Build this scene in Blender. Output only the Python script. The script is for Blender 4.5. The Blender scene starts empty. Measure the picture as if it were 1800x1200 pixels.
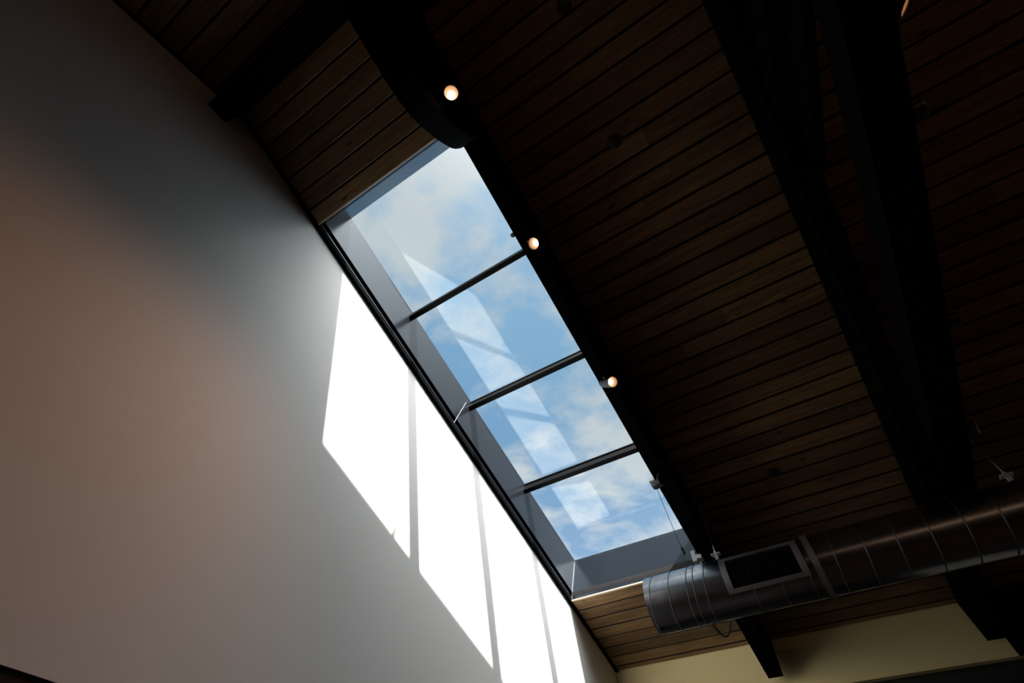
import bpy, bmesh, math, random
from mathutils import Vector, Matrix
random.seed(7)
SC = bpy.context.scene
COL = SC.collection

# ------------------------------------------------------------------ camera
CZ = 1.6                                   # eye height above the floor
R = math.radians
yaw, elev, roll = R(-35.22), R(54.377), R(2.894)
fw = Vector((math.sin(yaw)*math.cos(elev), math.cos(yaw)*math.cos(elev), math.sin(elev)))
r0 = Vector((math.cos(yaw), -math.sin(yaw), 0)); u0 = r0.cross(fw)
cr = math.cos(roll)*r0 + math.sin(roll)*u0
cu = -math.sin(roll)*r0 + math.cos(roll)*u0
cd = bpy.data.cameras.new('camera'); cam = bpy.data.objects.new('camera', cd); COL.objects.link(cam)
cd.sensor_width = 36; cd.lens = 796.39/1800*36; cd.clip_start = .02; cd.clip_end = 500
cam.matrix_world = Matrix(((cr.x, cu.x, -fw.x, 0), (cr.y, cu.y, -fw.y, 0), (cr.z, cu.z, -fw.z, CZ), (0, 0, 0, 1)))
SC.camera = cam

# ------------------------------------------------------------------ sky, sun, exposure
SUN = Vector((-1, .503, -1.459)).normalized()
W = bpy.data.worlds.new('sky'); SC.world = W; W.use_nodes = True
nt = W.node_tree; nt.nodes.clear()
def nn(t, tree=None, **k):
    n = (tree or nt).nodes.new(t)
    for a, b in k.items(): setattr(n, a, b)
    return n
L = nt.links.new
tc = nn('ShaderNodeTexCoord')
dot = nn('ShaderNodeVectorMath', operation='DOT_PRODUCT'); dot.inputs[1].default_value = -SUN
L(tc.outputs['Generated'], dot.inputs[0])
ab = nn('ShaderNodeMapRange'); ab.inputs[1].default_value = -.1; ab.inputs[2].default_value = 1.0
L(dot.outputs['Value'], ab.inputs[0])
blue = nn('ShaderNodeValToRGB')
blue.color_ramp.elements[0].color = (.10, .27, .52, 1)
blue.color_ramp.elements[1].color = (.50, .68, .84, 1)
e = blue.color_ramp.elements.new(.42); e.color = (.25, .47, .70, 1)
L(ab.outputs[0], blue.inputs[0])
sep = nn('ShaderNodeSeparateXYZ'); L(tc.outputs['Generated'], sep.inputs[0])
zc = nn('ShaderNodeMath', operation='MAXIMUM'); zc.inputs[1].default_value = .12; L(sep.outputs[2], zc.inputs[0])
cx = nn('ShaderNodeMath', operation='DIVIDE'); L(sep.outputs[0], cx.inputs[0]); L(zc.outputs[0], cx.inputs[1])
cy = nn('ShaderNodeMath', operation='DIVIDE'); L(sep.outputs[1], cy.inputs[0]); L(zc.outputs[0], cy.inputs[1])
cmb = nn('ShaderNodeCombineXYZ'); L(cx.outputs[0], cmb.inputs[0]); L(cy.outputs[0], cmb.inputs[1])
cmb.inputs[2].default_value = 3.7
noi = nn('ShaderNodeTexNoise'); noi.inputs['Scale'].default_value = 7.0; noi.inputs['Detail'].default_value = 8
noi.inputs['Roughness'].default_value = .58; noi.inputs['Distortion'].default_value = .25
L(cmb.outputs[0], noi.inputs['Vector'])
no2 = nn('ShaderNodeTexNoise'); no2.inputs['Scale'].default_value = 2.0; no2.inputs['Detail'].default_value = 2; L(cmb.outputs[0], no2.inputs['Vector'])
nm = nn('ShaderNodeMath', operation='MULTIPLY_ADD'); nm.inputs[1].default_value = 1.1; L(no2.outputs['Fac'], nm.inputs[0]); L(noi.outputs['Fac'], nm.inputs[2])
cl = nn('ShaderNodeValToRGB'); cl.color_ramp.elements[0].position = .88; cl.color_ramp.elements[1].position = 1.0
cs = nn('ShaderNodeMath', operation='MULTIPLY'); cs.inputs[1].default_value = .86; L(nm.outputs[0], cs.inputs[0])
cl.color_ramp.elements[0].position = .74
cl.color_ramp.elements[1].color = (.88, .88, .88, 1)
L(cs.outputs[0], cl.inputs[0])
mixc = nn('ShaderNodeMixRGB'); L(cl.outputs[0], mixc.inputs[0]); L(blue.outputs[0], mixc.inputs[1])
mixc.inputs[2].default_value = (.64, .69, .70, 1)
# bright veil of thin cloud around the sun, fading with the angle from it
au = nn('ShaderNodeMath', operation='MAXIMUM'); au.inputs[1].default_value = 0; L(dot.outputs['Value'], au.inputs[0])
ap = nn('ShaderNodeMath', operation='POWER'); ap.inputs[1].default_value = 8.0; L(au.outputs[0], ap.inputs[0])
am = nn('ShaderNodeVectorMath', operation='SCALE'); am.inputs[0].default_value = (13.5, 13.3, 13.0); L(ap.outputs[0], am.inputs['Scale'])
aa = nn('ShaderNodeVectorMath', operation='ADD'); L(mixc.outputs[0], aa.inputs[0]); L(am.outputs[0], aa.inputs[1])
# the sky whitens towards the horizon
hz = nn('ShaderNodeMath', operation='SUBTRACT', use_clamp=True); hz.inputs[0].default_value = 1; L(sep.outputs[2], hz.inputs[1])
hp = nn('ShaderNodeMath', operation='POWER'); hp.inputs[1].default_value = 3.0; L(hz.outputs[0], hp.inputs[0])
hm = nn('ShaderNodeVectorMath', operation='SCALE'); hm.inputs[0].default_value = (1.45, 1.55, 1.6); L(hp.outputs[0], hm.inputs['Scale'])
ah = nn('ShaderNodeVectorMath', operation='ADD'); L(aa.outputs[0], ah.inputs[0]); L(hm.outputs[0], ah.inputs[1])
gz = nn('ShaderNodeMapRange'); gz.inputs[1].default_value = -.02; gz.inputs[2].default_value = .02; L(sep.outputs[2], gz.inputs[0])
mixg = nn('ShaderNodeMixRGB'); L(gz.outputs[0], mixg.inputs[0]); mixg.inputs[1].default_value = (.10, .09, .075, 1)
L(ah.outputs[0], mixg.inputs[2])
bg = nn('ShaderNodeBackground'); bg.inputs[1].default_value = 1.0; L(mixg.outputs[0], bg.inputs[0])
wo = nn('ShaderNodeOutputWorld'); L(bg.outputs[0], wo.inputs[0])

sd = bpy.data.lights.new('sun', 'SUN'); sd.energy = 17.0; sd.angle = R(.55); sd.color = (1, .97, .92)
sun = bpy.data.objects.new('sun', sd); COL.objects.link(sun)
sun.rotation_euler = SUN.to_track_quat('-Z', 'Y').to_euler(); sun.location = (3, -2, 9)

vs = SC.view_settings
vs.view_transform = 'Standard'; vs.look = 'None'; vs.gamma = 1.0; vs.use_curve_mapping = False; vs.exposure = 0.0

# ------------------------------------------------------------------ room geometry helpers
P = R(17.486); CP, SP = math.cos(P), math.sin(P)
H = 3.3                                   # distance of the ceiling plane from the eye, along its normal
def sp(x, s, n):                          # x along the planks, s down the slope, n along the ceiling normal
    return Vector((x, s*CP + n*SP, n*CP - s*SP + CZ))
MS = Matrix(((1, 0, 0, 0), (0, CP, SP, 0), (0, -SP, CP, CZ), (0, 0, 0, 1)))    # slope frame (x,s,n) -> world
XW = -2.112                               # white wall
YE = 5.136                                # eave wall
YR, ZR = -.645, 3.663 + CZ                # ridge
P2 = R(15.5); C2, S2 = math.cos(P2), math.sin(P2)
YB = -6.4; XR = 6.0
SR = YR*CP - (ZR-CZ)*SP                   # s of the ridge
SE = (YE - H*SP)/CP                       # s of the eave wall on the ceiling
M2 = Matrix(((1, 0, 0, 0), (0, -C2, -S2, YR), (0, -S2, C2, ZR), (0, 0, 0, 1)))  # far slope frame: q down from the ridge, n up

def mesh(name, verts, faces, mat=None, smooth=False):
    m = bpy.data.meshes.new(name); m.from_pydata([tuple(v) for v in verts], [], faces)
    bm = bmesh.new(); bm.from_mesh(m); bmesh.ops.recalc_face_normals(bm, faces=bm.faces); bm.to_mesh(m); bm.free()
    if mat: m.materials.append(mat)
    if smooth:
        for p_ in m.polygons: p_.use_smooth = True
    return m
def obj(name, me, parent=None, mat4=None):
    o = bpy.data.objects.new(name, me); COL.objects.link(o)
    if mat4 is not None: o.matrix_world = mat4
    if parent is not None:
        o.parent = parent
        o.matrix_parent_inverse = parent.matrix_basis.inverted()
    return o
def empty(name, loc=(0, 0, 0), mat4=None):
    o = bpy.data.objects.new(name, None); COL.objects.link(o); o.empty_display_size = .1
    o.matrix_basis = mat4 if mat4 is not None else Matrix.Translation(loc)
    return o
def tag(o, label=None, cat=None, group=None, kind=None):
    if label: o['label'] = label
    if cat: o['category'] = cat
    if group: o['group'] = group
    if kind: o['kind'] = kind
    return o

class MB:
    def __init__(s): s.v = []; s.f = []
    def add(s, vs_, fs):
        b = len(s.v); s.v += [Vector(v) for v in vs_]; s.f += [tuple(i+b for i in f) for f in fs]; return s
    def box(s, a, b, T=None):
        x0, y0, z0 = a; x1, y1, z1 = b
        vs_ = [Vector(q) for q in ((x0,y0,z0),(x1,y0,z0),(x1,y1,z0),(x0,y1,z0),(x0,y0,z1),(x1,y0,z1),(x1,y1,z1),(x0,y1,z1))]
        if T is not None: vs_ = [T @ v for v in vs_]
        return s.add(vs_, [(0,1,2,3),(4,5,6,7),(0,1,5,4),(1,2,6,5),(2,3,7,6),(3,0,4,7)])
    def prism(s, pts, a, b, fn):           # 2-D outline, extruded from a to b; fn(u,v,w)->xyz
        n = len(pts)
        vs_ = [fn(u, v, a) for u, v in pts] + [fn(u, v, b) for u, v in pts]
        return s.add(vs_, [tuple(range(n)), tuple(range(n, 2*n))] + [(i, (i+1) % n, n+(i+1) % n, n+i) for i in range(n)])
    def tube(s, p, q, r, n=12, r2=None, caps=True):
        p, q = Vector(p), Vector(q); d = (q-p).normalized()
        a = d.orthogonal().normalized(); b = d.cross(a); r2 = r if r2 is None else r2
        c = [(math.cos(2*math.pi*i/n), math.sin(2*math.pi*i/n)) for i in range(n)]
        vs_ = [p + r*(x*a+y*b) for x, y in c] + [q + r2*(x*a+y*b) for x, y in c]
        fs = [(i, (i+1) % n, n+(i+1) % n, n+i) for i in range(n)]
        if caps: fs += [tuple(range(n)), tuple(range(n, 2*n))]
        return s.add(vs_, fs)
    def path(s, pts, r, n=8):
        pts = [Vector(p) for p in pts]
        base = len(s.v); m = len(pts)
        a = (pts[1]-pts[0]).orthogonal().normalized()
        for k, p in enumerate(pts):
            d = (pts[min(k+1, m-1)] - pts[max(k-1, 0)]).normalized()
            a = (a - d*a.dot(d)).normalized(); b = d.cross(a)
            s.v += [p + r*(math.cos(2*math.pi*i/n)*a + math.sin(2*math.pi*i/n)*b) for i in range(n)]
        for k in range(m-1):
            s.f += [(base+k*n+i, base+k*n+(i+1) % n, base+(k+1)*n+(i+1) % n, base+(k+1)*n+i) for i in range(n)]
        s.f += [tuple(base+i for i in range(n)), tuple(base+(m-1)*n+i for i in range(n))]
        return s
    def lathe(s, prof, org, axis, n=24):   # profile (radius, along axis), open ends closed when radius 0
        org, ax = Vector(org), Vector(axis).normalized(); a = ax.orthogonal().normalized(); b = ax.cross(a)
        base = len(s.v)
        for rr, t in prof:
            s.v += [org + ax*t + rr*(math.cos(2*math.pi*i/n)*a + math.sin(2*math.pi*i/n)*b) for i in range(n)]
        for k in range(len(prof)-1):
            s.f += [(base+k*n+i, base+k*n+(i+1) % n, base+(k+1)*n+(i+1) % n, base+(k+1)*n+i) for i in range(n)]
        return s
    def build(s, name, mat, parent=None, smooth=False, mat4=None, bevel=0):
        me = mesh(name, s.v, s.f, mat)
        if bevel:
            bm = bmesh.new(); bm.from_mesh(me)
            bmesh.ops.bevel(bm, geom=bm.edges[:], offset=bevel, segments=1, affect='EDGES'); bm.to_mesh(me); bm.free()
        if smooth:
            for p_ in me.polygons: p_.use_smooth = True
            try: me.set_sharp_from_angle(angle=R(35))
            except Exception: pass
        return obj(name, me, parent, mat4)

# ------------------------------------------------------------------ materials
def mat(name, col, rough=.6, metal=0., spec=.5, bump=None, var=None):
    m = bpy.data.materials.new(name); m.use_nodes = True
    t = m.node_tree; b = t.nodes['Principled BSDF']
    b.inputs['Base Color'].default_value = (*col, 1); b.inputs['Roughness'].default_value = rough
    b.inputs['Metallic'].default_value = metal; b.inputs['Specular IOR Level'].default_value = spec
    c = nn('ShaderNodeTexCoord', t)
    if var:                                 # scale, amount: mottled colour
        n = nn('ShaderNodeTexNoise', t); n.inputs['Scale'].default_value = var[0]; n.inputs['Detail'].default_value = 5
        t.links.new(c.outputs['Object'], n.inputs['Vector'])
        mx = nn('ShaderNodeMixRGB', t, blend_type='MULTIPLY'); mx.inputs[0].default_value = 1
        rp = nn('ShaderNodeMapRange', t); rp.inputs[3].default_value = 1-var[1]; rp.inputs[4].default_value = 1+var[1]
        t.links.new(n.outputs['Fac'], rp.inputs[0]); mx.inputs[1].default_value = (*col, 1)
        t.links.new(rp.outputs[0], mx.inputs[2]); t.links.new(mx.outputs[0], b.inputs['Base Color'])
    if bump:                                # scale, strength
        n = nn('ShaderNodeTexNoise', t); n.inputs['Scale'].default_value = bump[0]; n.inputs['Detail'].default_value = 4
        t.links.new(c.outputs['Object'], n.inputs['Vector'])
        bp = nn('ShaderNodeBump', t); bp.inputs['Strength'].default_value = bump[1]; bp.inputs['Distance'].default_value = .004
        t.links.new(n.outputs['Fac'], bp.inputs['Height']); t.links.new(bp.outputs[0], b.inputs['Normal'])
    return m

def wood(name, c1, c2, rough=.45, vary=.35, knots=True, spec=.4):
    m = bpy.data.materials.new(name); m.use_nodes = True
    t = m.node_tree; lk = t.links.new; b = t.nodes['Principled BSDF']
    b.inputs['Roughness'].default_value = rough; b.inputs['Specular IOR Level'].default_value = spec
    c = nn('ShaderNodeTexCoord', t); oi = nn('ShaderNodeObjectInfo', t)
    sc_ = nn('ShaderNodeVectorMath', t, operation='SCALE'); sc_.inputs[0].default_value = (37, 23, 11)
    lk(oi.outputs['Random'], sc_.inputs['Scale'])
    ad = nn('ShaderNodeVectorMath', t, operation='ADD'); lk(c.outputs['Object'], ad.inputs[0]); lk(sc_.outputs[0], ad.inputs[1])
    mp = nn('ShaderNodeMapping', t); mp.inputs['Scale'].default_value = (1.1, 16, 16); lk(ad.outputs[0], mp.inputs[0])
    n1 = nn('ShaderNodeTexNoise', t); n1.inputs['Scale'].default_value = 1.6; n1.inputs['Detail'].default_value = 6; n1.inputs['Distortion'].default_value = 1.2
    lk(mp.outputs[0], n1.inputs['Vector'])
    mp2 = nn('ShaderNodeMapping', t); mp2.inputs['Scale'].default_value = (5, 90, 90); lk(ad.outputs[0], mp2.inputs[0])
    n2 = nn('ShaderNodeTexNoise', t); n2.inputs['Scale'].default_value = 1.5; n2.inputs['Detail'].default_value = 3; lk(mp2.outputs[0], n2.inputs['Vector'])
    mxn = nn('ShaderNodeMath', t, operation='MULTIPLY_ADD'); mxn.inputs[1].default_value = .45
    lk(n2.outputs['Fac'], mxn.inputs[0]); lk(n1.outputs['Fac'], mxn.inputs[2])
    rp = nn('ShaderNodeValToRGB', t); rp.color_ramp.elements[0].position = .50; rp.color_ramp.elements[1].position = .98
    rp.color_ramp.elements[0].color = (*c1, 1); rp.color_ramp.elements[1].color = (*c2, 1)
    lk(mxn.outputs[0], rp.inputs[0])
    # each board has a tone of its own
    rm = nn('ShaderNodeMapRange', t); rm.inputs[3].default_value = 1-vary; rm.inputs[4].default_value = 1+vary
    fr = nn('ShaderNodeMath', t, operation='FRACT'); ml = nn('ShaderNodeMath', t, operation='MULTIPLY'); ml.inputs[1].default_value = 13.7
    lk(oi.outputs['Random'], ml.inputs[0]); lk(ml.outputs[0], fr.inputs[0]); lk(fr.outputs[0], rm.inputs[0])
    mv = nn('ShaderNodeMixRGB', t, blend_type='MULTIPLY'); mv.inputs[0].default_value = 1
    lk(rp.outputs[0], mv.inputs[1]); lk(rm.outputs[0], mv.inputs[2])
    out = mv.outputs[0]
    if knots:
        mk = nn('ShaderNodeMapping', t); mk.inputs['Scale'].default_value = (3.2, 9, 0.01); lk(ad.outputs[0], mk.inputs[0])
        vo = nn('ShaderNodeTexVoronoi', t); vo.inputs['Scale'].default_value = 1.0; lk(mk.outputs[0], vo.inputs['Vector'])
        kr = nn('ShaderNodeValToRGB', t); kr.color_ramp.elements[0].position = .055; kr.color_ramp.elements[1].position = .12
        lk(vo.outputs['Distance'], kr.inputs[0])
        kc = nn('ShaderNodeSeparateColor', t); lk(vo.outputs['Color'], kc.inputs[0])
        kg = nn('ShaderNodeMath', t, operation='GREATER_THAN'); kg.inputs[1].default_value = .42; lk(kc.outputs[0], kg.inputs[0])
        km = nn('ShaderNodeMath', t, operation='MAXIMUM'); lk(kr.outputs[0], km.inputs[0]); lk(kg.outputs[0], km.inputs[1])
        mk2 = nn('ShaderNodeMixRGB', t); lk(km.outputs[0], mk2.inputs[0]); mk2.inputs[1].default_value = (c1[0]*.22, c1[1]*.16, c1[2]*.12, 1)
        lk(out, mk2.inputs[2]); out = mk2.outputs[0]
    lk(out, b.inputs['Base Color'])
    bp = nn('ShaderNodeBump', t); bp.inputs['Strength'].default_value = .12; bp.inputs['Distance'].default_value = .003
    lk(n2.outputs['Fac'], bp.inputs['Height']); lk(bp.outputs[0], b.inputs['Normal'])
    return m

def emit(name, col, s):
    m = bpy.data.materials.new(name); m.use_nodes = True; t = m.node_tree; t.nodes.clear()
    e_ = nn('ShaderNodeEmission', t); e_.inputs[0].default_value = (*col, 1); e_.inputs[1].default_value = s
    o_ = nn('ShaderNodeOutputMaterial', t); t.links.new(e_.outputs[0], o_.inputs[0]); return m

def glass(name, tint=(.97, .985, .99)):
    m = bpy.data.materials.new(name); m.use_nodes = True; t = m.node_tree; t.nodes.clear(); lk = t.links.new
    tr = nn('ShaderNodeBsdfTransparent', t); tr.inputs[0].default_value = (*tint, 1)
    gl = nn('ShaderNodeBsdfGlossy', t); gl.inputs['Roughness'].default_value = 0.0
    lw = nn('ShaderNodeLayerWeight', t); lw.inputs['Blend'].default_value = .5
    pw = nn('ShaderNodeMath', t, operation='POWER'); pw.inputs[1].default_value = 5; lk(lw.outputs['Facing'], pw.inputs[0])
    ma = nn('ShaderNodeMath', t, operation='MULTIPLY_ADD'); ma.inputs[1].default_value = .94; ma.inputs[2].default_value = .055; lk(pw.outputs[0], ma.inputs[0])
    mx = nn('ShaderNodeMixShader', t); lk(ma.outputs[0], mx.inputs[0]); lk(tr.outputs[0], mx.inputs[1]); lk(gl.outputs[0], mx.inputs[2])
    o_ = nn('ShaderNodeOutputMaterial', t); lk(mx.outputs[0], o_.inputs[0]); return m

m_wall = mat('white_plaster', (.86, .855, .83), .62, bump=(260, .10), spec=.25)
m_yellow = mat('yellow_paint', (.80, .65, .33), .6, bump=(200, .08), spec=.25)
m_plank = wood('cedar_plank', (.090, .046, .019), (.238, .140, .062))
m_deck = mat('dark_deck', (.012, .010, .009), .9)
m_beam = mat('black_stained_timber', (.0016, .0016, .0016), .85, bump=(60, .2), spec=.03)
m_steel = mat('black_steel', (.012, .012, .013), .45, metal=0., spec=.5)
m_trim = mat('black_trim', (.0025, .0025, .003), .9, spec=.02)
m_liner = mat('charcoal_metal_liner', (.010, .0115, .016), .22, metal=0., spec=.27)
m_liner.node_tree.nodes['Principled BSDF'].inputs['Specular Tint'].default_value = (.58, .84, 1, 1)
m_mull = mat('black_aluminium', (.003, .003, .0035), .55, spec=.10)
m_edge = mat('pale_wood_edge', (.50, .38, .26), .5)
m_glass = glass('skylight_glass')
m_floor = wood('dark_floor', (.045, .022, .014), (.085, .042, .028), .4, .2, knots=False)
m_dark = mat('dark_paint', (.018, .019, .02), .6)
m_backw = mat('brown_wall_paint', (.12, .085, .065), .7)
m_galv = mat('galvanised_steel', (.27, .28, .30), .26, metal=1., var=(14, .35))
m_galvd = mat('galvanised_frame', (.34, .32, .33), .42, metal=.9)
m_black = mat('black_void', (.003, .003, .003), .9, spec=.05)
m_lamp = mat('black_lamp_housing', (.012, .012, .012), .4)
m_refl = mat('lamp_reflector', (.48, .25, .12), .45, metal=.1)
m_bulb = emit('warm_bulb', (1.0, .80, .55), 5)
m_seam = mat('seam_metal', (.10, .10, .105), .45, metal=1.)
m_zinc = mat('zinc_bracket', (.62, .63, .62), .4, metal=.6)
m_cable = mat('dark_cable', (.03, .03, .03), .5)

# ------------------------------------------------------------------ the setting
SX0, SX1 = -2.085, -.705                    # skylight opening
ST, SB = -.795, 3.345
NG = 3.785                                  # glass plane
BX0, BX1 = -.690, -.568                     # beam beside the skylight
TX0, TX1 = .885, 1.005                      # truss top chord


# floor
tag(MB().box((XW-.2, YB-.2, -.12), (XR+.2, YE+.3, 0)).build('floor', m_floor), 'brown wooden floor of the room', kind='structure')
# white wall: gable outline, with a doorway
wl = MB()
def gable(y): return (ZR + (y-YR)*math.tan(P2)) if y < YR else (ZR - (y-YR)*math.tan(P))
DY0, DY1, DZ = -.25, .80, 2.086
def gfn(x0):
    return lambda u, v, w: Vector((w, u, v))
up = .05
wl.prism([(YB-.2, 0), (DY0, 0), (DY0, DZ), (DY1, DZ), (DY1, 0), (YE+.2, 0), (YE+.2, gable(YE)+.02), (YR, gable(YR)+up), (YB-.2, gable(YB)+up)], XW-.2, XW, gfn(0))
w = tag(wl.build('wall_left', m_wall), 'tall white plastered wall with a slanting patch of sunlight', kind='structure')
# doorway below
d = tag(empty('door_1', (XW, DY0, 0)), 'black door with thin frame at the foot of the white wall', kind='structure')
MB().box((XW-.12, DY0+.05, .01), (XW-.07, DY1-.05, DZ-.05)).build('door_leaf', m_dark, d)
MB().box((XW-.2, DY0, 0), (XW-.01, DY0+.05, DZ)).box((XW-.2, DY1-.05, 0), (XW-.01, DY1, DZ)).box((XW-.2, DY0+.05, DZ-.05), (XW-.01, DY1-.05, DZ)).build('door_frame', m_dark, d)
MB().tube((XW-.07, DY1-.12, 1.0), (XW-.01, DY1-.12, 1.0), .012).tube((XW-.015, DY1-.12, 1.0), (XW-.015, DY1-.24, 1.0), .010).build('door_handle', m_zinc, d)
# right and back walls
tag(MB().prism([(YB-.2, 0), (YE+.2, 0), (YE+.2, gable(YE)+.02), (YR, gable(YR)+up), (YB-.2, gable(YB)+up)], XR, XR+.2, gfn(0)).build('wall_right', m_backw), 'brown painted side wall out of view to the right', kind='structure')
MBk = MB().box((XW-.2, YB-.2, 0), (XR+.2, YB, gable(YB)+.02))
tag(MBk.build('wall_back', m_backw), 'brown painted wall at the far end of the room', kind='structure')
# eave wall: yellow band over a row of windows
ZL, ZH, ZS = 1.45+CZ, 1.325+CZ, .9
ey = tag(MB().box((XW-.2, YE, ZL), (XR+.2, YE+.25, gable(YE)+.06)).build('wall_front', m_yellow), 'yellow painted wall band under the low edge of the ceiling', kind='structure')
MB().box((XW-.2, YE, 0), (XR+.2, YE+.25, ZS)).build('lower_wall', m_dark, ey)
MB().box((XW-.2, YE+.06, ZH), (XR+.2, YE+.25, ZL)).build('window_header', m_dark, ey)
MB().box((XW, YE-.012, ZL), (XR, YE, ZL+.02)).build('sill_lip', m_yellow, ey)
# windows below the header
wins = [(.80, 1.70), (2.25, 3.15)]
pr = [XW-.2] + [v for q in wins for v in q] + [XR+.2]
for i in range(0, len(pr), 2):
    MB().box((pr[i], YE, ZS), (pr[i+1], YE+.25, ZH)).build('window_pier', m_dark, ey)
for i, (a, b) in enumerate(wins):
    wn = tag(empty('window_%d' % (i+2), (a, YE+.1, ZS)), ['eave window below the yellow wall band, nearer the truss', 'eave window below the yellow wall band, further right'][i], kind='structure')
    f = MB()
    f.box((a, YE+.1, ZS), (a+.05, YE+.16, ZH)).box((b-.05, YE+.1, ZS), (b, YE+.16, ZH))
    f.box((a+.05, YE+.1, ZS), (b-.05, YE+.16, ZS+.05)).box((a+.05, YE+.1, ZH-.05), (b-.05, YE+.16, ZH))
    f.build('window_frame', m_mull, wn)
    MB().box((a+.05, YE+.125, ZS+.05), (b-.05, YE+.135, ZH-.05)).build('pane', m_glass, wn)

# ------------------------------------------------------------------ ceiling: deck, then boards one by one
PW = .13333; GAP = .015; TH = .042
def board_mesh(L_, w_):
    c = .0015
    pr_ = [(-w_/2, TH), (-w_/2, c), (-w_/2+c, 0), (w_/2-c, 0), (w_/2, c), (w_/2, TH)]
    return MB().prism(pr_, -L_/2, L_/2, lambda u, v, w: Vector((w, u, v)))
bm_cache = {}
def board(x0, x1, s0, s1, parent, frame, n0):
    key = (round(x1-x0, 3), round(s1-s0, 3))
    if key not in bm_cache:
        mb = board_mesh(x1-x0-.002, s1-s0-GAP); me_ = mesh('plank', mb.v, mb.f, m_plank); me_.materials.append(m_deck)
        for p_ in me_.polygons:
            if abs(p_.normal.y) > .9: p_.material_index = 1        # tongue-and-groove edges, darkened to paint in the groove shade
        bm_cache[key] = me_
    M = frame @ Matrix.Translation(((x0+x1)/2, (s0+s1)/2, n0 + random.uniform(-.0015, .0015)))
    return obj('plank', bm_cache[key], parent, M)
dk = MB(); T = .06; dn = H+TH+.003
for a, b in (((XW-.2, SR-.02), (XR+.2, ST)), ((XW-.2, SB), (XR+.2, SE+.35)), ((SX1, ST), (XR+.2, SB)), ((XW-.2, ST), (SX0, SB))):
    dk.box((a[0], a[1], dn), (b[0], b[1], dn+T), MS)
ceil1 = tag(dk.build('ceiling', m_deck), 'sloping timber plank ceiling around the skylight', kind='structure')
s = 3.483
while s > SR: s -= PW
rows = []
while s < SE - .01:
    a, b = max(s, SR), min(s+PW, SE)
    if b-a > .02: rows.append((a, b))
    s += PW
def bay(x0, x1, a, b, split):
    if random.random() < split:
        m_ = round(random.uniform(x0+.25*(x1-x0), x1-.25*(x1-x0)), 2)
        board(x0, m_, a, b, ceil1, MS, H); board(m_, x1, a, b, ceil1, MS, H)
    else: board(x0, x1, a, b, ceil1, MS, H)
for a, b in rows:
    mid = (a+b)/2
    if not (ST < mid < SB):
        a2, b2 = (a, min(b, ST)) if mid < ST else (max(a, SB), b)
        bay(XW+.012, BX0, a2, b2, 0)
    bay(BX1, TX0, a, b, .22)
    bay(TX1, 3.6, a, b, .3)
# far slope beyond the ridge
QE = (YR-YB)/C2
dk2 = MB().box((XW-.2, -.02, TH+.003), (XR+.2, QE+.3, TH+T), M2)
ceil2 = tag(dk2.build('ceiling', m_deck), 'dark plank ceiling sloping away beyond the ridge', kind='structure')
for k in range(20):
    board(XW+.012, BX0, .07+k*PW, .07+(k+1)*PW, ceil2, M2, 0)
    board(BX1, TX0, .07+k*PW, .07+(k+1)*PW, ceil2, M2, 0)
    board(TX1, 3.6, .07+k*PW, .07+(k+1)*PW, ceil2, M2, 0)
# black shadow-gap trim between the white wall and the ceiling
tag(MB().box((XW, SR, H-.012), (SX0+.004, SE, H+.03), MS).build('trim_1', m_trim), 'thin black trim where the white wall meets the ceiling', kind='structure')
tag(MB().box((XW, 0, -.012), (XW+.02, QE, .03), M2).build('trim_2', m_trim), 'black trim along the wall beyond the ridge', kind='structure')

# ------------------------------------------------------------------ skylight
sk = tag(empty('window_1', sp((SX0+SX1)/2, SB, H)), 'long four-pane skylight set in the sloping plank ceiling', kind='structure')
t_ = .012
MB().box((SX0-t_, ST, H), (SX0, SB, NG+.02), MS).build('side_liner', m_liner, sk)
MB().box((SX1, ST, H), (SX1+t_, SB, NG+.02), MS).build('side_liner', m_liner, sk)
MB().box((SX0-t_, ST-t_, H+.008), (SX1+t_, ST, NG+.02), MS).build('upper_liner', m_liner, sk)
MB().box((SX0-t_, SB, H+.008), (SX1+t_, SB+t_, NG+.02), MS).build('lower_liner', m_liner, sk)
MB().box((SX0, ST-.006, H-.002), (SX1, ST+.004, H+.008), MS).build('edge_strip', m_edge, sk)
MB().box((SX0, SB-.004, H-.003), (SX1, SB+.012, H+.010), MS).build('edge_strip', m_edge, sk)
ms_ = [.222, 1.252, 2.300]
for c in ms_:
    MB().box((SX0, c-.024, NG-.075), (SX1, c+.024, NG-.008), MS).build('mullion', m_mull, sk, bevel=.003)
ed = [ST] + ms_ + [SB]
for i in range(4):
    MB().box((SX0, ed[i], NG-.006), (SX1, ed[i+1], NG+.006), MS).build('pane', m_glass, sk)
MB().box((SX0, 1.176, H+.01), (SX0+.0015, 1.180, NG-.07), MS).build('liner_joint', m_zinc, sk)
MB().box((SX0+.001, SB-.004, H+.012), (SX0+.005, SB, NG-.008), MS).build('liner_joint', m_galvd, sk)
kb = MB()
for c in ms_: kb.box((SX0-.02, c-.03, NG+.007), (SX1+.02, c+.03, NG+.02), MS)
kb.build('cap_strip', m_mull, sk)
ob = MB().box((SX0-.07, ST-.07, dn+T), (SX0-t_, SB+.07, NG+.03), MS).box((SX1+t_, ST-.07, dn+T), (SX1+.07, SB+.07, NG+.03), MS)
ob.box((SX0-t_, ST-.07, dn+T), (SX1+t_, ST-t_, NG+.03), MS).box((SX0-t_, SB+t_, dn+T), (SX1+t_, SB+.07, NG+.03), MS)
ob.build('outer_curb', m_mull, sk)
MB().tube(sp(SX1+.004, -.06, NG+.02), sp(SX1-.01, -.06, NG+.12), .012, 8, .002).build('glazing_clip', m_mull, sk)

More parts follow.
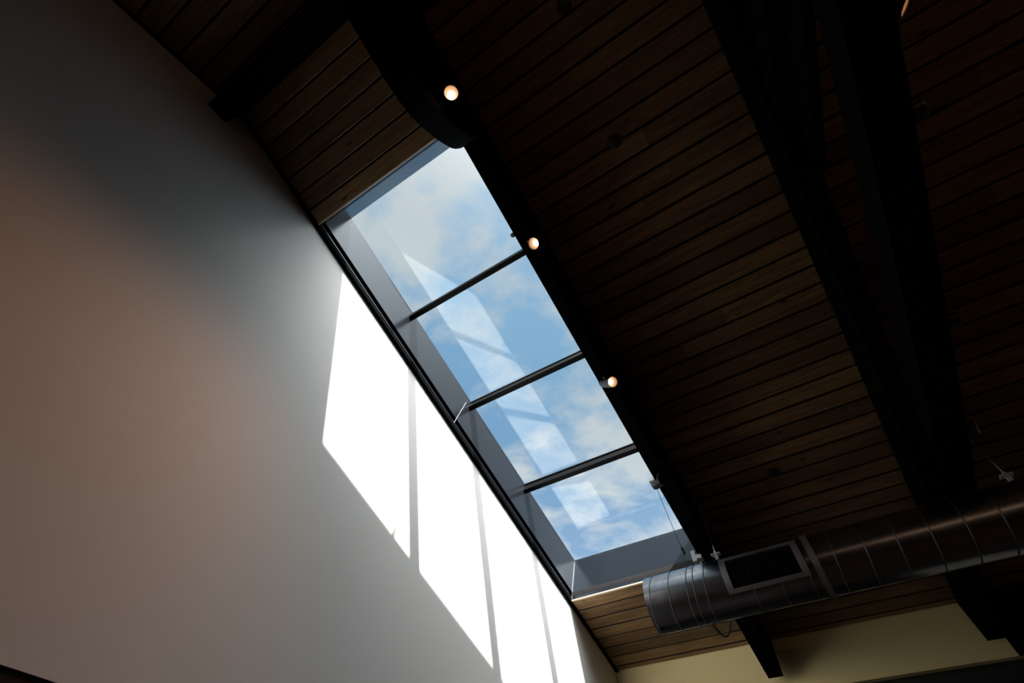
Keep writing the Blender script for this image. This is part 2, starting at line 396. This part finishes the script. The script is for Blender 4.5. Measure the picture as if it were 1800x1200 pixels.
# ------------------------------------------------------------------ timber
BD = .315                                   # beam depth
b1 = tag(empty('roof_beam', sp(BX0, SE, H-BD)), 'black timber roof beam running down beside the skylight', 'beam')
MB().box((BX0, SR, H-BD), (BX1, SE, H+.01), MS).build('beam_shaft', m_beam, b1)
prof = [(SR-.5, 3.0), (SR-.5, 2.25), (-1.13, 2.254), (-.995, 2.256), (-.857, 2.262), (-.775, 2.283), (-.708, 2.325), (-.658, 2.394), (-.601, 2.512), (-.572, 2.620), (-.556, 2.700), (-.555, 2.783), (-.566, 2.900), (-.584, 3.016)]
MB().prism([(a, b) for a, b in prof], BX0, BX1, lambda u, v, w: sp(w, u, v)).build('rounded_haunch', m_beam, b1, smooth=True)
MB().box((BX0+.03, -.53, H-BD-.028), (BX1-.03, 2.0, H-BD), MS).build('light_track', m_beam, b1)
MB().tube(sp(BX1, 4.06, 3.10), sp(BX1+.012, 4.06, 3.10), .012, 8).build('bolt_head', m_zinc, b1)

rb = tag(empty('ridge_beam', (XW, YR, ZR-.23)), 'black ridge beam meeting the top of the white wall', 'beam')
MB().box((XW, YR-.14, ZR-.235), (XR, YR-.005, ZR-.03)).build('beam_shaft', m_beam, rb)

tr = tag(empty('roof_truss', sp(TX0, SE, H-BD)), 'black timber roof truss with straight lower tie on the right', 'truss')
MB().box((TX0, SR, H-BD), (TX1, SE, H+.01), MS).build('top_chord', m_beam, tr)
def yz(pts, x0, x1): return MB().prism(pts, x0, x1, lambda u, v, w: Vector((w, u, v+CZ)))
# lower tie, nearly level
def tz(y): return 2.176 - (y-.584)*(.103/1.788)
yz([(-3.0, tz(-3.0)), (4.75, tz(4.75)), (4.0, tz(4.0)+.17), (-3.0, tz(-3.0)+.17)], TX1, 1.18).build('tie_chord', m_beam, tr)
# member rising from the far side, ends under the top chord
yz([(-3.0, 2.566-3.524*.316), (1.201, 2.78), (.95, 2.86), (-3.0, 2.75-3.524*.316)], TX0+.03, TX1-.005).build('rising_chord', m_beam, tr)
yz([(-3.0, 2.441-3.576*.274), (1.485, 2.69), (1.25, 2.80), (-3.0, 2.62-3.576*.274)], TX1-.004, 1.05).build('side_plate', m_beam, tr)
MB().box((1.012, YE-.10, 1.45+CZ), (1.34, YE-.001, 1.84+CZ)).build('shade_block', m_beam, tr)  # added block, its black standing for the shade right of the chord

# ------------------------------------------------------------------ spiral duct
AY, AZ, RD = 3.635, 1.672+CZ, .190
DX0, DX1 = -1.115, 4.4
ax = Vector((1, 0, 0))
du = tag(empty('air_duct', (DX0, AY, AZ-RD)), 'round galvanised spiral air duct hanging below the ceiling', 'duct')
NR = 48
def ring(x, rr): return [Vector((x, AY + rr*math.cos(2*math.pi*i/NR), AZ + rr*math.sin(2*math.pi*i/NR))) for i in range(NR)]
def cyl(xs, rs):
    m = MB()
    for x, rr in zip(xs, rs): m.v += ring(x, rr)
    for k in range(len(xs)-1): m.f += [(k*NR+i, k*NR+(i+1) % NR, (k+1)*NR+(i+1) % NR, (k+1)*NR+i) for i in range(NR)]
    return m
cyl([DX0, DX0, .03], [RD-.004, RD, RD]).build('duct_section', m_galv, du, smooth=True)
cyl([.03, DX1], [RD-.002, RD-.002]).build('duct_section', m_galv, du, smooth=True)
MB().add(ring(DX0+.004, RD-.002), [tuple(range(NR))]).build('end_cap', m_galv, du)
cyl([.035, .035, .075, .075], [RD, RD+.006, RD+.006, RD]).build('joint_collar', m_galvd, du, smooth=True)
# raised lock seams, slightly skew as a spiral seam is
sm = MB(); rr = RD+.0015; base = 0; NT = 36
for i in range(NT):
    a = 2*math.pi*i/NT
    for k in range(5):
        b = 2*math.pi*k/5
        sm.v.append(Vector((.055*math.sin(a)*.5 + .0032*math.cos(b), (rr+.0022*math.sin(b))*math.cos(a), (rr+.0022*math.sin(b))*math.sin(a))))
for i in range(NT):
    for k in range(5):
        sm.f.append((i*5+k, i*5+(k+1) % 5, ((i+1) % NT)*5+(k+1) % 5, ((i+1) % NT)*5+k))
seam_me = mesh('seam', sm.v, sm.f, m_seam, True)
xs = [DX0+.045, DX0+.19, DX0+.325, DX0+.375, DX0+.455]
x = -.35
while x < DX1-.1: xs.append(x); x += .178
for x in xs:
    if -.60 < x < -.36 or abs(x-.055) < .03: continue
    obj('seam', seam_me, du, Matrix.Translation((x, AY, AZ)))
# register grille let into the side that faces the room
GX0, GX1 = -.53, .0
fa = math.atan2(-math.sin(R(24.68)), -math.cos(R(24.68)))     # outward angle facing the eye
A0, A1 = fa+R(12), fa-R(62)                                     # from below the middle up to the top
def arcp(x, a, rr): return Vector((x, AY+rr*math.cos(a), AZ+rr*math.sin(a)))
def arc_panel(x0, x1, a0, a1, r0_, r1_, n=12):
    m = MB(); 
    for k in range(n+1):
        a = a0+(a1-a0)*k/n
        m.v += [arcp(x0, a, r0_), arcp(x1, a, r0_), arcp(x1, a, r1_), arcp(x0, a, r1_)]
    for k in range(n):
        b = 4*k
        for j in range(4): m.f.append((b+j, b+(j+1) % 4, b+4+(j+1) % 4, b+4+j))
    m.f += [(0, 1, 2, 3), (4*n, 4*n+1, 4*n+2, 4*n+3)]
    return m
gr = empty('register_grille', arcp((GX0+GX1)/2, fa, RD)); gr.parent = du; gr.matrix_parent_inverse = du.matrix_basis.inverted()
arc_panel(GX0+.03, GX1-.03, A0-R(7), A1+R(3), RD-.001, RD+.003).build('grille_back', m_black, gr)
arc_panel(GX0, GX0+.042, A0, A1, RD-.001, RD+.012).build('grille_frame', m_galvd, gr)
arc_panel(GX1-.042, GX1, A0, A1, RD-.001, RD+.012).build('grille_frame', m_galvd, gr)
arc_panel(GX0+.042, GX1-.042, A0, A0-R(8), RD-.001, RD+.012, 3).build('grille_frame', m_galvd, gr)
arc_panel(GX0+.042, GX1-.042, A1+R(9), A1, RD-.001, RD+.012, 3).build('grille_frame', m_galvd, gr)
for k in range(11):
    a = A0-R(11)-k*R(4.6)
    arc_panel(GX0+.042, GX1-.042, a, a-R(1.0), RD+.003, RD+.009, 1).build('louvre', m_black, gr)

# hangers
def hanger(x, y, ztop, label):
    h_ = tag(empty('duct_hanger', (x, y, AZ+RD)), label, 'hanger')
    MB().tube((x, y, AZ+RD+.05), (x, y, ztop), .005, 8).build('rod', m_zinc, h_)
    MB().box((x-.035, y-.02, AZ+RD+.055), (x+.035, y+.02, AZ+RD+.065)).box((x-.012, y-.012, AZ+RD-.003), (x+.012, y+.012, AZ+RD+.055)).build('clamp', m_zinc, h_)
    MB().tube((x, y, AZ+RD+.065), (x, y, AZ+RD+.085), .011, 6).build('nut', m_zinc, h_)
hanger(-.552, AY, 3.46-.315*AY+CZ-.002, 'steel hanger rod and clamp beside the black beam over the duct')
hanger(1.297, AY, 3.46-.315*AY+CZ-.002, 'steel hanger rod and clamp over the far right of the duct')
# white angle bracket under the beam
ab_ = tag(empty('angle_bracket', (-.71, AY, AZ+RD)), 'pale folded angle bracket under the black beam above the duct', 'bracket')
MB().box((-.728, AY-.03, 1.90+CZ), (-.695, AY+.03, H/CP-SP/CP*AY-BD/CP+CZ-.001)).build('upright_leaf', m_zinc, ab_)
MB().box((-.695, AY-.03, 1.915+CZ), (-.655, AY+.03, 1.945+CZ)).build('foot_leaf', m_zinc, ab_)
MB().tube((-.675, AY, AZ+RD-.002), (-.675, AY, 1.915+CZ), .006, 8).build('stud', m_zinc, ab_)
# sagging wire under the beam and duct
st = tag(empty('duct_strap', (-.72, AY+.25, 1.55+CZ)), 'black cable loop hanging from the underside of the duct to the beam', 'cable')
pts = []
for k in range(9):
    t = k/8
    pts.append(Vector((-.745+.03*t, AY+.10+.62*t, AZ-RD*.93 + .32*t*t - .04*math.sin(math.pi*t))))
MB().path(pts, .008, 6).build('cable', m_cable, st)

# safety wire with toggle, from the box on the beam down to the duct
sw = tag(empty('safety_wire', sp(BX0-.01, 2.12, 3.0)), 'thin safety wire with black toggle running from beam to duct', 'wire')
w0, w1 = sp(BX0-.012, 2.13, 3.0), Vector((-.775, 3.58, 1.99+CZ)); w2 = Vector((-.80, AY-.02, AZ+RD+.001))
pts = [w0.lerp(w1, k/8) - Vector((0, 0, .02*math.sin(math.pi*k/8))) for k in range(9)] + [w2]
MB().path(pts, .0022, 6).build('wire', m_cable, sw)
MB().tube(w1+Vector((0, -.02, .02)), w1+Vector((0, .02, -.02)), .011, 8).build('toggle', m_cable, sw)

# ------------------------------------------------------------------ spotlights
def spot(label, pos, axis, stem_to, lit=True, r_=.040, ln=.135, group=None, cone=85, power=32):
    pos, axis = Vector(pos), Vector(axis).normalized()
    o = tag(empty('spotlight', pos), label, 'spotlight', group)
    MB().lathe([(.0, -ln), (r_*.8, -ln), (r_, -ln+.02), (r_, 0), (r_*.93, 0), (r_*.90, -.012)], pos, axis, 28).build('housing', m_lamp, o, smooth=True)
    MB().lathe([(r_*.90, -.004), (r_*.86, -.010), (r_*.55, -.045), (0, -.047)], pos, axis, 28).build('reflector', m_refl, o, smooth=True)
    MB().lathe([(0, -.020), (r_*.40, -.022), (r_*.56, -.030), (r_*.56, -.036), (0, -.040)], pos, axis, 24).build('bulb', m_bulb if lit else m_galvd, o, smooth=True)
    MB().lathe([(r_*.90, .001), (r_*1.0, .001), (r_*1.0, -.006)], pos, axis, 28).build('rim', m_refl if lit else m_galvd, o, smooth=True)  # lit lamps get an orange rim, the bulb's glow put into the colour
    if lit:
        ld = bpy.data.lights.new('lamp_beam', 'SPOT'); ld.energy = power; ld.color = (1, .46, .23); ld.spot_size = R(cone); ld.spot_blend = .8; ld.shadow_soft_size = .02
        lo = bpy.data.objects.new('lamp_beam', ld); COL.objects.link(lo); lo.parent = o; lo.matrix_parent_inverse = o.matrix_basis.inverted()
        lo.matrix_basis = Matrix.Translation(pos + axis*.004) @ axis.to_track_quat('-Z', 'Y').to_matrix().to_4x4()
    st_ = Vector(stem_to); back = pos - axis*ln*.55
    MB().path([back, back.lerp(st_, .5), st_], .012, 8).build('stem', m_lamp, o)
    return o
eye = Vector((0, 0, CZ))
def aim(pos, ang, right, upw):              # axis turned by ang away from the eye
    v = (eye - Vector(pos)).normalized(); t = (cr*right + cu*upw); t = (t - v*t.dot(v)).normalized()
    return v*math.cos(R(ang)) + t*math.sin(R(ang))
p1 = sp(-.50, -.739, 2.525); p2 = sp(-.588, .154, 2.894); p3 = sp(-.588, 1.246, 2.918)
spot('glowing black spotlight on the rounded end above the skylight', p1, aim(p1, 20, 0, 1), sp(BX1-.01, -.66, 2.62), cone=56)
spot('glowing black spotlight on the beam at the uppermost skylight mullion', p2, aim(p2, 32, -.95, -.30), sp(-.63, .12, H-BD-.02), cone=92, power=34)
spot('glowing black spotlight on the beam beside the third skylight pane', p3, aim(p3, 32, 1, .05), sp(-.635, 1.2, H-BD-.02))
q = sp(BX0+.045, 2.13, 2.925)
spot('unlit black spotlight on the beam next to the lowest pane', q, aim(q, 70, 1, .6), sp(-.64, 2.10, H-BD), False, .030, .07)
cb = tag(empty('cable_clip', sp(BX0-.01, 2.15, 3.0)), 'small pale cable clip on the beam edge by the lowest pane', 'clip')
MB().box((BX0-.045, 2.135, 2.985), (BX0-.003, 2.185, 3.02), MS).build('clip_body', m_zinc, cb)
MB().box((BX0-.048, 2.187, 2.99), (BX0-.003, 2.195, 3.015), MS).build('clip_jaw', m_lamp, cb)
eb = tag(empty('eye_bolt', sp(BX0-.02, .045, 3.08)), 'small black eye bolt on the beam edge above the first mullion', 'bolt')
MB().tube(sp(BX0+.002, .045, 3.12), sp(BX0-.03, .045, 3.10), .007, 8).build('shank', m_lamp, eb)
MB().lathe([(.006, -.008), (.018, -.008), (.018, .008), (.006, .008)], sp(BX0-.034, .045, 3.10), (0, 1, .2), 14).build('eye', m_lamp, eb)
for (lab, y, z, ang, rt, upw, lit) in (
        ('lit spotlight on the truss tie at the top edge of the picture', .765, 2.235, 79, 1, .05, True),
        ('dark spotlight on the truss tie, second from the top', 1.183, 2.197, 105, 1, .5, False),
        ('dark spotlight on the truss tie, third from the top', 2.377, 2.122, 105, 1, .3, False),
        ('lit spotlight on the truss tie nearest the duct', 3.26, 2.056, 88, 1, .15, True)):
    ps = Vector((1.25, y, z+CZ))
    spot(lab, ps, aim(ps, ang, rt, upw), (1.178, y, tz(y)+.06+CZ), lit)

# black sprinkler rosettes on the boards
for lab, x, s_ in (('round black ceiling rosette between beam and truss, middle of the picture', .128, -.135),
                   ('round black ceiling rosette on the boards above the duct', .091, 2.646),
                   ('round black ceiling rosette on the boards at the top edge', .213, -.966)):
    o = tag(empty('ceiling_rosette', sp(x, s_, H)), lab, 'rosette', 'rosettes on the boards')
    ax_ = sp(0, 0, -1) - sp(0, 0, 0)
    MB().lathe([(0, -.004), (.045, -.004), (.047, .004), (.036, .012), (0, .014)], sp(x, s_, H), ax_, 24).build('plate', m_lamp, o, smooth=True)
    MB().lathe([(0, .012), (.016, .012), (.014, .024), (0, .026)], sp(x, s_, H), ax_, 14).build('nozzle', m_lamp, o, smooth=True)

# unseen lamp added beyond the ridge to give the duct its warm streak
lp = tag(empty('added_linear_lamp', (2.4, -2.6, 2.35+CZ)), 'added long linear lamp beyond the ridge, unseen, for the warm streak on the duct', 'lamp')
MB().box((.4, -2.66, 2.43+CZ), (4.4, -2.54, 2.47+CZ)).build('housing', m_lamp, lp)
MB().box((.42, -2.64, 2.28+CZ), (4.38, -2.56, 2.43+CZ)).build('diffuser', emit('added_warm_glow', (1, .60, .38), 2.6), lp)
for x in (.8, 4.0):
    MB().tube((x, -2.6, 2.47+CZ), (x, -2.6, gable(-2.6)-.002), .004, 6).build('cord', m_cable, lp)
